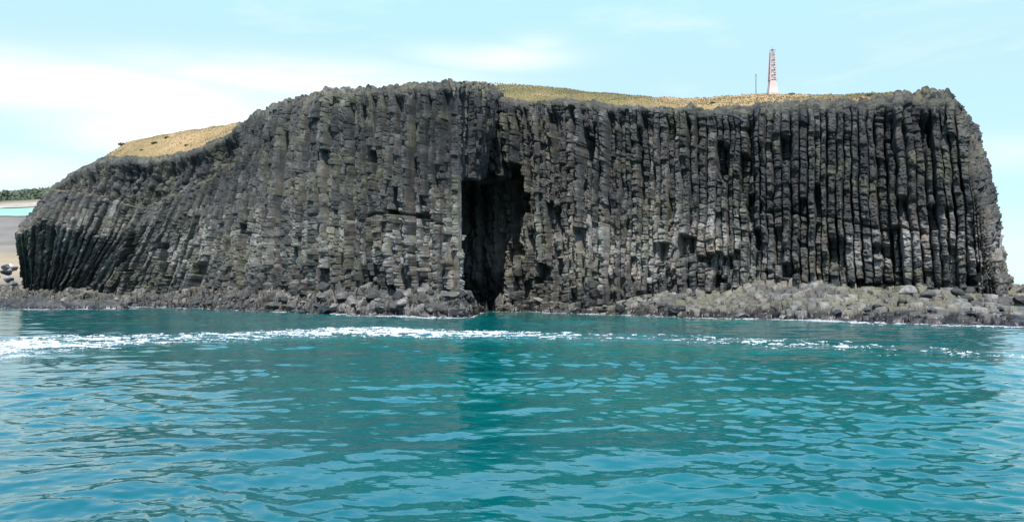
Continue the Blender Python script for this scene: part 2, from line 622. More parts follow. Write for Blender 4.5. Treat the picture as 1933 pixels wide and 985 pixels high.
    tone = 0.55 * hash2(cid, jk, seed + 80) + 0.45 * ch(20, seed)
    # weathered band of paler stone in the lower half, darker bluish stone above
    pale = np.exp(-((py - 470) / 85.0) ** 2) * (0.5 + vnoise(C * 0.08, V * 0.1, seed=seed + 81))
    tone = np.clip(tone * 0.72 + 0.50 * pale - 0.06 + 0.35 * (vnoise(C * 0.045, V * 0.06, seed=seed + 85) - .5), 0, 1)
    lich = 0.75 * sstep(0.52, 0.75, vnoise(C * 0.09, V * 0.13, seed=seed + 82)) * np.exp(-((py - 490) / 70.0) ** 2)
    lich += 0.55 * sstep(0.55, 0.75, vnoise(C * 0.25, V * 0.35, seed=seed + 83))
    # cap: weathered brown-green
    lich = np.clip(lich + 0.55 * sstep(t[-3] - 0.8, t[-3] + 1.5, V), 0, 1)
    if is_head:
        lich = np.clip(lich + 1.3 * np.exp(-((py - yl - 1) / 3.5) ** 2) * (px < 450) * (px > 60), 0, 1.4)
    wet = sstep(1.3, 0.3, Z + 0.6 * rough)
    o = raw_mesh(name, O.reshape(-1, 3), grid_quads(nt_, ns)[:, ::-1], M_CLIFF)
    add_attr(o, 'tone', tone); add_attr(o, 'lichen', lich); add_attr(o, 'wet', wet)
    return o


def row(b, m, t, cap):
    return [b, m, t, cap]


HEAD = [
    row((130, 548, 222), (120, 450, 220), (155, 362, 218), (165, 350, 222)),
    row((57, 550, 204), (38, 425, 196), (80, 376, 197), (90, 366, 201)),
    row((42, 550, 196), (31, 442, 185), (78, 374, 191), (92, 358, 196)),
    row((74, 552, 194), (82, 416, 179.5), (130, 332, 185.5), (145, 320, 192)),
    row((104, 553, 192), (134, 438, 174.5), (192, 303, 181), (203, 294, 188)),
    row((152, 553, 185), (222, 452, 171.5), (286, 303, 174), (293, 296, 180)),
    row((250, 556, 169), (310, 415, 162.5), (377, 286, 164.5), (384, 278, 168)),
    row((330, 556, 156), (375, 410, 154), (436, 256, 155), (442, 247, 158)),
    row((420, 556, 141), (440, 400, 141), (478, 222, 143), (482, 213, 147)),
    row((520, 553, 127), (530, 390, 127), (545, 198, 129), (549, 184, 133)),
    row((600, 552, 116), (605, 380, 116), (611, 182, 118), (614, 168, 122)),
    row((700, 550, 108), (702, 380, 108), (705, 175, 109), (706, 161, 113)),
    row((800, 550, 101), (800, 380, 101), (800, 164, 102), (801, 150, 106)),
    row((874, 554, 97), (874, 380, 97), (868, 164, 98), (864, 148, 102)),
    row((889, 562, 105), (893, 380, 105), (897, 170, 105), (885, 153, 108)),
    row((892, 577, 120), (904, 380, 119), (934, 182, 118), (918, 160, 119)),
    row((880, 577, 134), (890, 380, 133), (952, 186, 130), (930, 162, 130)),
]
CORNER = 13
LONG = [
    row((780, 575, 136), (780, 380, 134), (778, 195, 133), (778, 188, 136)),
    row((890, 575, 131), (890, 380, 129), (885, 190, 128), (885, 182, 131)),
    row((940, 580, 125), (940, 380, 123), (932, 190, 123), (932, 182, 126)),
    row((1000, 586, 120), (1000, 380, 119), (998, 197, 120), (998, 191, 123)),
    row((1100, 580, 113), (1100, 385, 113), (1098, 196, 114), (1098, 193, 117)),
    row((1200, 560, 108), (1200, 385, 109), (1198, 201, 110), (1198, 198, 113)),
    row((1300, 545, 104), (1300, 385, 105), (1298, 207, 107), (1298, 204, 110)),
    row((1400, 536, 101), (1400, 385, 102), (1398, 206, 104), (1398, 200, 107)),
    row((1500, 533, 98), (1499, 385, 99.5), (1496, 202, 101), (1495, 195, 104)),
    row((1600, 538, 95.5), (1596, 385, 97), (1590, 198, 99), (1590, 191, 102)),
    row((1700, 543, 93), (1694, 385, 94.5), (1684, 196, 97), (1682, 174, 101)),
    row((1800, 550, 90.5), (1781, 385, 92.5), (1758, 192, 96), (1746, 166, 100)),
    row((1893, 554, 88.5), (1850, 380, 90.5), (1804, 201, 94), (1793, 172, 99)),
    row((1910, 554, 92), (1871, 380, 94), (1830, 221, 97), (1815, 196, 101)),
    row((1902, 554, 99), (1864, 380, 101), (1826, 228, 104), (1812, 203, 108)),
    row((1856, 554, 112), (1836, 380, 113), (1808, 232, 114), (1794, 214, 118)),
    row((1838, 554, 140), (1826, 390, 140), (1806, 244, 140), (1796, 232, 144)),
    row((1834, 554, 186), (1824, 400, 186), (1806, 270, 186), (1796, 262, 190)),
]
cliff = build_cliff('cliff', HEAD, 0.065, 0.07, 140, True)
tag(cliff, 'dark basalt headland of leaning columns with a rounded rocky top beside the cave', 'cliff')
cliff2 = build_cliff('cliff', LONG, 0.065, 0.065, 300, False)
tag(cliff2, 'long grey wall of upright basalt columns with the sea cave under the beacon tower', 'cliff')

# ------------------------------------------------------------------ shore platform
SH_PX = [-160, -40, 40, 100, 230, 300, 400, 500, 600, 700, 800, 870, 890, 899, 906, 925, 945, 1000, 1100, 1200, 1300, 1400, 1500, 1600, 1700, 1800, 1933, 2100, 2300]
SH_W = [205, 192, 182, 172, 158, 148, 132, 118.5, 105.5, 96.5, 91.8, 90.3, 91.5, 96, 108, 119, 117.5, 114, 105, 97, 90, 86.5, 82.5, 78, 73.5, 70, 66, 63, 61]
SH_I = [230, 215, 200, 190, 172, 163, 146, 130, 119, 111, 104, 101, 103, 107, 112, 123, 125, 122, 116, 111, 107, 104, 101, 98.5, 96, 94, 97, 102, 106]
SH_Z = [4, 4.2, 3.6, 3.2, 2.6, 2.6, 2.6, 2.7, 2.9, 3.1, 3.2, 3.0, 2.4, 1.2, 0.2, -0.8, 1.4, 1.0, 1.3, 2.4, 3.6, 4.2, 4.5, 4.3, 4.0, 3.4, 3.0, 2.6, 2.4]
SH_P = [1, 1, 1.2, 1.4, 1.6, 1.6, 1.7, 1.7, 1.8, 1.9, 2.0, 2.0, 2.0, 1.8, 1.5, 1.2, 1.2, 1.2, 1.2, 1.15, 1.1, 1.1, 1.15, 1.2, 1.2, 1.3, 1.3, 1.2, 1.2]


def shore_depth(px):
    return np.interp(px, SH_PX, SH_W)


def shore_height(px, v):
    z = np.interp(px, SH_PX, SH_Z)
    p = np.interp(px, SH_PX, SH_P)
    return np.where(v <= 1, z * (1 - np.clip(v, 0, 1) ** p), -(v - 1) * 6)


def worley(x, y, cell, seed):
    gx, gy = np.floor(x / cell), np.floor(y / cell)
    f1 = np.full(x.shape, 1e9); f2 = np.full(x.shape, 1e9)
    idv = np.zeros(x.shape); ox_ = np.zeros(x.shape); oy_ = np.zeros(x.shape)
    for ox in (-1, 0, 1):
        for oy in (-1, 0, 1):
            cx, cy = (gx + ox).astype(np.int64), (gy + oy).astype(np.int64)
            jx = (cx + 0.15 + 0.7 * hash2(cx, cy, seed)) * cell
            jy = (cy + 0.15 + 0.7 * hash2(cx, cy, seed + 1)) * cell
            dd = np.hypot(x - jx, y - jy)
            nid = hash2(cx, cy, seed + 2)
            closer = dd < f1
            f2 = np.where(closer, f1, np.minimum(f2, dd))
            idv = np.where(closer, nid, idv); ox_ = np.where(closer, x - jx, ox_); oy_ = np.where(closer, y - jy, oy_)
            f1 = np.where(closer, dd, f1)
    return f1, f2, idv, ox_, oy_


SHORE = {}


def shore_point(p, v):
    i = int(np.clip(np.searchsorted(SHORE['px'], p), 2, len(SHORE['px']) - 3)); j = int(np.clip(np.searchsorted(SHORE['v'], v), 2, len(SHORE['v']) - 3))
    return [float(SHORE[k][j, i]) for k in 'XYZ']


def build_shore():
    npx = 2100
    pxs = np.linspace(-150, 2290, npx)
    nv = 270
    vs = np.linspace(-0.15, 1.35, nv)
    PX, Vv = np.meshgrid(pxs, vs)
    Yi, Yw = smooth(np.interp(pxs, SH_PX, SH_I), 5), smooth(np.interp(pxs, SH_PX, SH_W), 4)
    Y = Yi + (Yw - Yi) * Vv
    X = wx(PX, Y)
    Z = shore_height(PX, Vv)
    right = sstep(960, 1150, PX)
    ledge = 1 - right
    amp = sstep(1.3, 0.9, Vv)
    xw = X + 0.5 * (vnoise(X * 0.5, Y * 0.5, seed=5) - .5); yw = Y + 0.5 * (vnoise(X * .5, Y * .5, seed=6) - .5)
    f1, f2, idc, cxo, cyo = worley(xw, yw, 1.25, 40)
    g1, g2, idg, gxo, gyo = worley(xw, yw, 3.0, 50)
    hs = (idc - .5) * (0.55 + 0.35 * ledge) + (idg - .5) * (0.35 + 1.1 * ledge)
    hs -= 0.75 * sstep(0.22, 0.02, f2 - f1) + 0.5 * ledge * sstep(0.3, 0.03, g2 - g1)
    tl = 0.25 + 0.25 * ledge
    hs += tl * ((np.mod(idc * 17.3, 1) - .5) * cxo + (np.mod(idc * 31.7, 1) - .5) * cyo)
    hs += ledge * 0.4 * ((np.mod(idg * 13.3, 1) - .5) * gxo + (np.mod(idg * 29.7, 1) - .5) * gyo)
    hs += 0.30 * (fbm(X * 0.8, Y * 0.8, None, 3, 61) - .5)
    hs += 1.2 * (vnoise(X * 0.16, Y * 0.16, seed=69) - .5) * (1 + .3 * ledge)
    Z = Z + amp * hs
    # broken outer edge of the terraces
    step = 0.42
    zt = np.floor(Z / step + 0.35 * (idc - .5)) * step
    Z = np.where(Z > -0.5, Z * 0.7 + zt * 0.3 + 0.07, Z)
    zz0 = Z.copy()
    push = 1.5 * (fbm(X * 0.45, Y * 0.2, Z * 0.9, 3, 101) - .5) + 0.5 * (hash2(np.floor(Z / 0.45 + 1.5 * vnoise(X * .4, Y * .2, seed=102)).astype(np.int64), np.floor(X * 0.6 + 2 * vnoise(X * .2, Z, seed=103)).astype(np.int64), 104) - .5)
    Y = Y - push * (0.35 + 0.65 * ledge) * sstep(0.1, 0.4, Vv) * sstep(1.3, 1.1, Vv)
    X = X + 0.5 * (fbm(X * 0.6, Y * 0.3, Z * 1.3, 2, 105) - .5)
    SHORE.update(px=pxs, v=vs, X=X, Y=Y, Z=Z)
    o = raw_mesh('shore', np.stack([X, Y, Z], -1).reshape(-1, 3), grid_quads(nv, npx), M_SHORE)
    tone = np.clip(0.30 + 0.55 * idc + 0.08 * right, 0, 1)
    lich = right * sstep(0.2, 0.5, fbm(X * 0.12, Y * 0.12, None, 2, 77)) * sstep(0.9, 0.6, Vv) * 1.3 + ledge * 0.3 * vnoise(X * .3, Y * .3, seed=78)
    wet = sstep(1.35, 0.6, Z + 0.7 * (vnoise(X * .9, Y * .9, seed=79) - .5))
    add_attr(o, 'tone', tone); add_attr(o, 'lichen', np.clip(lich, 0, 1)); add_attr(o, 'wet', wet)
    tag(o, 'rocky wave-cut basalt platform along the foot of the cliffs', 'shore', kind='structure')
    return o


build_shore()

# ------------------------------------------------------------------ rocks
def rock_mesh(seed, mat, flat=0.62):
    import bmesh
    bm = bmesh.new()
    bmesh.ops.create_icosphere(bm, subdivisions=4, radius=0.5)
    r = np.random.default_rng(seed)
    planes = []
    for k in range(13):
        n = r.normal(size=3); n /= np.linalg.norm(n)
        planes.append((n, 0.26 + 0.17 * r.random()))
    co = np.array([v.co[:] for v in bm.verts])
    for n, dd in planes:
        s = co @ n
        co -= np.outer(np.clip(s - dd, 0, None), n) * 0.92
    nn = fbm(co[:, 0] * 3 + seed, co[:, 1] * 3, co[:, 2] * 3, 4, seed)
    co *= (1 + 0.20 * (nn - .5))[:, None]
    co *= np.array([1.0, 0.85, flat])
    for v, c in zip(bm.verts, co):
        v.co = c
    me = bpy.data.meshes.new('boulder')
    bm.to_mesh(me)
    bm.free()
    me.materials.append(mat)
    return me


ROCKS_DRY = [rock_mesh(20 + i, M_BOULDER) for i in range(6)]
ROCKS_WET = [rock_mesh(40 + i, M_WETROCK, 0.5) for i in range(5)]
ROCKS_PALE = [rock_mesh(60 + i, M_PALEROCK, 0.6) for i in range(3)]


def rock(meshes, x, y, z, size, label, group, name='boulder'):
    o = link(bpy.data.objects.new(name, random.choice(meshes)))
    o.location = (x, y, z)
    s = size * 1.15
    o.scale = (s * random.uniform(.8, 1.25), s * random.uniform(.8, 1.2), s * random.uniform(.8, 1.15))
    o.rotation_euler = (random.uniform(-.3, .3), random.uniform(-.3, .3), random.uniform(0, 6.28))
    return tag(o, label, 'boulder', group)


def scatter(n, p0, p1, v0, v1, s0, s1, meshes, label, group, sink=0.12):
    for i in range(n):
        p = random.uniform(p0, p1)
        v = random.uniform(v0, v1)
        X_, Y_, Z_ = shore_point(p, v)
        s = s0 + (s1 - s0) * random.random() ** 2
        rock(meshes, X_, Y_, max(Z_, -0.15) + s * 0.16 - sink, s, label, group)


scatter(66, 300, 890, 0.9, 1.04, 0.6, 1.9, ROCKS_WET, 'wet black boulder in the surf below the rounded headland', 'wet boulders below the headland')
scatter(62, 1060, 1925, 0.86, 1.03, 0.5, 1.5, ROCKS_WET, 'wet black boulder in the surf at the edge of the sloping platform', 'wet boulders along the sloping platform')
scatter(84, 420, 885, 0.35, 0.9, 0.8, 2.3, ROCKS_DRY, 'grey angular boulder lying on the ledge below the rounded headland', 'dry boulders on the headland ledge')
scatter(52, 950, 1330, 0.1, 0.85, 0.7, 1.7, ROCKS_DRY, 'grey broken column block fallen just beyond the cave mouth', 'fallen blocks beyond the cave')
scatter(40, 1500, 1930, 0.6, 0.95, 0.5, 1.3, ROCKS_DRY, 'grey boulder on the lower sloping platform under the beacon tower end', 'dry boulders on the sloping platform')
scatter(16, 1700, 1931, 0.05, 0.5, 0.9, 2.0, ROCKS_DRY, 'large grey boulder at the foot of the stepped outer end of the cliff', 'large boulders at the cliff end')
scatter(30, 40, 300, 0.55, 1.0, 0.9, 2.6, ROCKS_DRY, 'grey slab-like boulder at the foot of the leaning columns', 'boulders under the leaning columns')

# pale rocks on the beach past the leaning columns
for i in range(11):
    p = random.uniform(-25, 26); y = random.uniform(500, 535); Y = 222 - (y - 500) * 0.5
    rock(ROCKS_PALE, float(wx(p, Y)), Y, float(wz(y, Y)), random.uniform(1.0, 2.6), 'pale rock heaped below the tan field past the leaning columns', 'pale rocks beside the far beach')


def skerry(px, Y, length, width, h, seed, label):
    n, k = 220, 90
    a = np.linspace(-0.5, 0.5, n); c2 = np.linspace(-0.5, 0.5, k)
    A, B = np.meshgrid(a, c2)
    x0 = float(wx(px, Y))
    X = x0 + A * length; YY = Y + B * width
    e = np.clip(1 - (2 * A) ** 2 - (2 * B) ** 2, -1, 1)
    e = np.sign(e) * np.abs(e) ** 0.6
    f1, f2, idc, cxo, cyo = worley(X, YY, 1.0, seed)
    Z = sstep(-0.15, 0.75, e) * h * (0.45 + 1.1 * vnoise(X * 0.35, YY * 0.5, seed=seed)) - 0.15 + 0.45 * (idc - .5) * sstep(-.2, .3, e) - 0.35 * sstep(.14, 0, f2 - f1)
    Z += 0.5 * (fbm(X, YY, None, 3, seed) - .5)
    Z = np.where(e < -0.1, Z - 1.2, Z)
    o = raw_mesh('skerry', np.stack([X, YY, Z], -1).reshape(-1, 3), grid_quads(k, n), M_SHORE)
    add_attr(o, 'tone', np.clip(0.2 + 0.4 * idc, 0, 1)); add_attr(o, 'lichen', np.zeros_like(X)); add_attr(o, 'wet', sstep(1.1, 0.2, Z))
    return tag(o, label, 'skerry')


skerry(120, 138, 20, 7, 1.5, 3, 'long low black skerry ringed with foam off the leaning columns')
skerry(206, 134, 7, 4, 1.2, 5, 'small black skerry at the end of the longer foam-ringed one')
skerry(48, 150, 13, 5, 1.5, 8, 'flat dark skerry closest to the pale rocks and the far beach')

# ------------------------------------------------------------------ hilltop grass
T_PX = [40, 60, 130, 200, 240, 300, 350, 400, 450, 480, 560, 700, 850, 880, 910, 935, 1000, 1100, 1200, 1300, 1350, 1450, 1560, 1650, 1700, 1800, 1825]
T_EY = [410, 406, 350, 304, 298, 294, 286, 274, 250, 228, 200, 180, 168, 166, 166, 184, 187, 189, 194, 200, 199, 194, 191, 186, 178, 182, 212]
T_ED = [197, 196, 191, 189, 182, 177, 172, 167, 159, 150, 134, 115, 104, 107, 113, 127, 122, 116, 112, 109, 107.5, 105, 103, 101, 100.5, 99, 103]
T_SY = [402, 398, 342, 292, 267, 254, 245, 238, 231, 224, 192, 174, 158, 151, 154, 156, 159, 169, 178, 185.5, 181, 174.5, 177.5, 174, 173, 180, 208]
T_CD = [6, 8, 8, 8, 20, 24, 24, 24, 20, 10, 8, 8, 8, 14, 20, 24, 26, 22, 20, 20, 20, 22, 20, 14, 10, 6, 4]


def top_point(p, d):
    """a point on the hilltop: p photo column of the cliff edge, d metres behind the edge"""
    ed = np.interp(p, T_PX, T_ED); ey = np.interp(p, T_PX, T_EY); sy = np.interp(p, T_PX, T_SY); cd = np.interp(p, T_PX, T_CD)
    k = np.clip(d / cd, -0.2, 1)
    z = wz(ey + (sy - ey) * (1 - np.sign(1 - k) * np.abs(1 - k) ** 1.5), ed + np.minimum(d, cd))
    z = z - 0.25 - 0.9 * np.clip(1 - d / 4.0, 0, 1.3)
    over = np.clip(d - cd, 0, None)
    z = z + 0.10 * over - 0.009 * over ** 2 * np.clip(20 / np.maximum(over, 20), 0, 1)
    Y = ed + d
    return wx(p, Y), Y, z


def build_hilltop():
    n, k = 1500, 150
    ps = np.linspace(186, 1798, n)
    ds = np.concatenate([np.linspace(0.0, 34, 120), np.linspace(35, 75, 30)])
    Pm, D = np.meshgrid(ps, ds)
    X, Y, Z = top_point(Pm, D)
    Z = smooth(Z, 6, 1)
    Z = Z + 0.5 * (fbm(X * 0.35, Y * 0.35, None, 3, 90) - .5) + 0.22 * (vnoise(X * 1.8, Y * 1.8, seed=92) - .5)
    o = raw_mesh('hilltop', np.stack([X, Y, Z], -1).reshape(-1, 3), grid_quads(k, n), M_GRASS, smooth_shade=True)
    Z[0] -= 2.5
    green = 0.5 * sstep(880, 960, Pm) * sstep(1330, 1100, Pm) + 0.8 * sstep(480, 560, Pm) * sstep(900, 860, Pm) + 0.5 * sstep(3.0, 0, D) + 0.4 * sstep(1500, 1560, Pm)
    green = green + 0.35 * sstep(14, 24, D) * sstep(460, 420, Pm)
    add_attr(o, 'green', green)
    return tag(o, 'dry tan and olive grass slope on top of the cliffs', 'hilltop', kind='structure')


build_hilltop()


def build_tufts():
    n = 15000
    p = RNG.uniform(180, 1800, n)
    dens = np.where(p < 470, 1.0, np.where(p < 870, 0.6, 1.0))
    keep = RNG.random(n) < dens
    p = p[keep]; n = len(p)
    cd = np.interp(p, T_PX, T_CD)
    d = RNG.uniform(0.0, 1.1, n) * cd
    X, Y, Z = top_point(p, d)
    Z = Z + 0.5 * (fbm(X * 0.35, Y * 0.35, None, 3, 90) - .5) + 0.22 * (vnoise(X * 1.8, Y * 1.8, seed=92) - .5)
    V_, F_ = [], []
    nb = 5
    h = RNG.uniform(0.06, 0.20, n) * (0.6 + 0.9 * vnoise(X * .2, Y * .2, seed=4))
    for k in range(nb):
        a = RNG.uniform(0, 6.283, n)
        lean = RNG.uniform(0.1, 0.5, n) * h
        w = 0.05 + 0.05 * RNG.random(n)
        ca, sa = np.cos(a), np.sin(a)
        A = np.stack([X - sa * w, Y + ca * w, Z - 0.05], -1)
        B = np.stack([X + sa * w, Y - ca * w, Z - 0.05], -1)
        Cc = np.stack([X + ca * lean, Y + sa * lean, Z + h], -1)
        V_.append(np.stack([A, B, Cc], 1))
    Vt = np.concatenate(V_, 0).reshape(-1, 3)
    o = raw_mesh('grass', Vt, np.arange(len(Vt)).reshape(-1, 3), M_TUFT, tris=True)
    return tag(o, 'short dry grass tufts covering the hilltop', 'grass', kind='stuff')


build_tufts()


def shrub_mesh(seed):
    r = np.random.default_rng(seed)
    n = 420
    dirs = r.normal(size=(n, 3)); dirs /= np.linalg.norm(dirs, axis=1)[:, None]
    rad = r.random(n) ** 0.4
    cen = dirs * rad[:, None] * np.array([0.6, 0.6, 0.36]) * (0.7 + 0.6 * r.random((n, 1)))
    cen[:, 2] = np.abs(cen[:, 2]) + 0.05
    a = r.normal(size=(n, 3)); a /= np.linalg.norm(a, axis=1)[:, None]
    b_ = np.cross(a, r.normal(size=(n, 3))); b_ /= np.linalg.norm(b_, axis=1)[:, None]
    s = 0.05 + 0.07 * r.random((n, 1))
    V_ = np.stack([cen - a * s, cen + b_ * s * .6, cen + a * s, cen - b_ * s * .6], 1).reshape(-1, 3)
    stems = MB()
    for k in range(7):
        e = cen[r.integers(n)]
        stems.bar((0, 0, -0.25), tuple(e), 0.025, 0.008, 5)
    b0 = len(V_)
    verts = [tuple(v) for v in V_] + stems.v
    faces = [(4 * i, 4 * i + 1, 4 * i + 2, 4 * i + 3) for i in range(n)] + [tuple(b0 + i for i in f) for f in stems.f]
    me = bpy.data.meshes.new('shrub')
    me.from_pydata(verts, [], faces)
    me.materials.append(M_LEAF)
    return me


SH = [shrub_mesh(i) for i in range(3)]
for (p, f, s, lab) in [
    (232, .95, 3.0, 'dark shrub on the skyline at the low end of the tan knoll'),
    (292, .50, 2.6, 'largest dark shrub on the middle of the tan grass knoll'),
    (316, .66, 2.2, 'dark shrub just above the largest one on the tan knoll'),
    (268, .28, 1.8, 'small low shrub near the rock edge of the tan knoll'),
    (352, .22, 1.6, 'small shrub above the rock edge midway along the tan knoll'),
    (418, .15, 1.7, 'small shrub where the tan knoll meets the rising headland rock'),
    (1494, .95, 1.5, 'tiny dark shrub on the skyline just past the tower'),
    (1640, .6, 1.6, 'low green shrub closest to the knobbly rock of the outer end'),
    (1345, .3, 1.2, 'tiny shrub at the brink where the grass dips before the tower'),
    (905, .6, 1.5, 'low shrub on the grass directly above the shaded cave wall')]:
    cd = float(np.interp(p, T_PX, T_CD))
    x, y, z = top_point(np.array(float(p)), np.array(f * cd))
    o = link(bpy.data.objects.new('shrub', SH[len(lab) % 3]))
    o.location = (float(x), float(y), float(z) - 0.05)
    s *= .62
    o.scale = (s, s, s * .75)
    o.rotation_euler = (0, 0, p)
    tag(o, lab, 'shrub', 'shrubs on the hilltop')

for i in range(16):
    p = random.uniform(905, 950); x, y, z = top_point(np.array(p), np.array(random.uniform(2, 18)))
    rock(ROCKS_PALE, float(x), float(y), float(z), random.uniform(.5, 1.1), 'cream coloured stone in the grass above the cave', 'cream stones above the cave')
M_RED = basalt_material('rusty red basalt', 1.4, lichen=False)
M_RED.node_tree.nodes['Principled BSDF'].inputs['Base Color'].links and None
nt = M_RED.node_tree
bs = nt.nodes['Principled BSDF']
src = bs.inputs['Base Color'].links[0].from_socket
nt.links.new(mix_col(nt, 1.0, src, (1.9, 1.0, 0.75), 'MULTIPLY'), bs.inputs['Base Color'])
ROCKS_RED = [rock_mesh(80 + i, M_RED, 0.55) for i in range(3)]
for i in range(22):
    p = random.uniform(1500, 1640); x, y, z = top_point(np.array(p), np.array(random.uniform(1.0, 6)))
    rock(ROCKS_RED, float(x), float(y), float(z), random.uniform(.5, 1.2), 'rusty red rock on the grassy cliff edge past the tower', 'red rocks on the cliff edge')

# ------------------------------------------------------------------ beacon tower and pole
x, y, z = [float(v) for v in top_point(np.array(1458.0), np.array(21.0))]
zb = float(wz(175.5, y)) - 0.15
K = y / F
tw = empty('beacon_tower', (x, y, zb))
tag(tw, 'slender white and pink lattice beacon tower on a flared base atop the grass', 'tower')
H = 76 * K
hb = 24 * K
wb, wm, wt_ = 8.8 * K, 6.0 * K, 3.7 * K     # half widths at ground, top of the plinth, top
MB().lathe([(wb * 1.5, -0.4), (wb * 1.5, 0.10), (wb * 1.41, 0.14), ((wb * .42 + wm * .58) * 1.41, hb * .5), (wm * 1.38, hb), (0.02, hb + .02)], 4).build('base', M_TOWER, tw)


def hw(zz):
    return wm + (wt_ - wm) * (zz - hb) / (H - hb)


for sx in (-1, 1):
    for sy in (-1, 1):
        MB().bar((sx * wm * .96, sy * wm * .96, hb), (sx * wt_, sy * wt_, H), 0.10, 0.085, 6).build('leg', M_TOWERPINK if sx < 0 else M_TOWER, tw)
nr = 11
for k in range(nr):
    zz = hb + (H - hb) * (k + .5) / nr
    w_ = hw(zz)
    mb = MB()
    for (a0, a1) in (((-1, -1), (1, -1)), ((1, -1), (1, 1)), ((1, 1), (-1, 1)), ((-1, 1), (-1, -1))):
        mb.bar((a0[0] * w_, a0[1] * w_, zz), (a1[0] * w_, a1[1] * w_, zz), 0.055, 0.055, 5)
    mb.build('ring', M_TOWER, tw)
    if k < nr - 1:
        z2 = hb + (H - hb) * (k + 1.5) / nr
        w2 = hw(z2)
        mb = MB()
        for i_, (a0, a1) in enumerate((((-1, -1), (1, -1)), ((1, -1), (1, 1)), ((1, 1), (-1, 1)), ((-1, 1), (-1, -1)))):
            if k % 2: a0, a1 = a1, a0
            mb.bar((a0[0] * w_, a0[1] * w_, zz), (a1[0] * w2, a1[1] * w2, z2), 0.05, 0.05, 5)
        mb.build('brace', M_TOWERPINK if k % 2 else M_TOWER, tw)
lad = MB()
for sx in (-.16, .16):
    lad.bar((sx, -wm * .8, hb), (sx, -wt_ * .8, H), 0.03)
for k in range(26):
    zz = hb + (H - hb) * k / 26
    lad.bar((-.16, -hw(zz) * .8, zz), (.16, -hw(zz) * .8, zz), 0.02, 0.02, 5)
lad.build('ladder', M_TOWERPINK, tw)
MB().box((0, 0, H + .05), (wt_ * 2.4, wt_ * 2.4, .10)).build('platform', M_TOWER, tw)
lan = MB().lathe([(.17, H + .1), (.17, H + .16), (.13, H + .2), (.13, H + .52), (.19, H + .56), (.12, H + .66), (.03, H + .72), (.02, H + .75)], 10)
lant = lan.build('lantern', M_STEEL, tw)
MB().bar((0, 0, H + .7), (0, 0, H + 1.15), .03, .018).build('finial', M_STEEL, lant)
rail = MB()
for sx in (-1, 1):
    for sy in (-1, 1):
        rail.bar((sx * wt_ * 1.1, sy * wt_ * 1.1, H + .1), (sx * wt_ * 1.1, sy * wt_ * 1.1, H + .55), .022)
for (a0, a1) in (((-1, -1), (1, -1)), ((1, -1), (1, 1)), ((1, 1), (-1, 1)), ((-1, 1), (-1, -1))):
    rail.bar((a0[0] * wt_ * 1.1, a0[1] * wt_ * 1.1, H + .54), (a1[0] * wt_ * 1.1, a1[1] * wt_ * 1.1, H + .54), .02)
rail.build('railing', M_STEEL, tw)

x, y, z = [float(v) for v in top_point(np.array(1427.0), np.array(21.0))]
pz = float(wz(176, y)) - .2
po = MB().lathe([(.10, -.3), (.10, .05), (.075, .1), (.065, 38 * y / F - .25), (.09, 38 * y / F - .24), (.09, 38 * y / F), (.02, 38 * y / F + .08)], 10).build('pole', M_STEEL)
po.location = (x, y, pz)
tag(po, 'thin dark upright pole standing on the grass beside the beacon tower', 'pole')

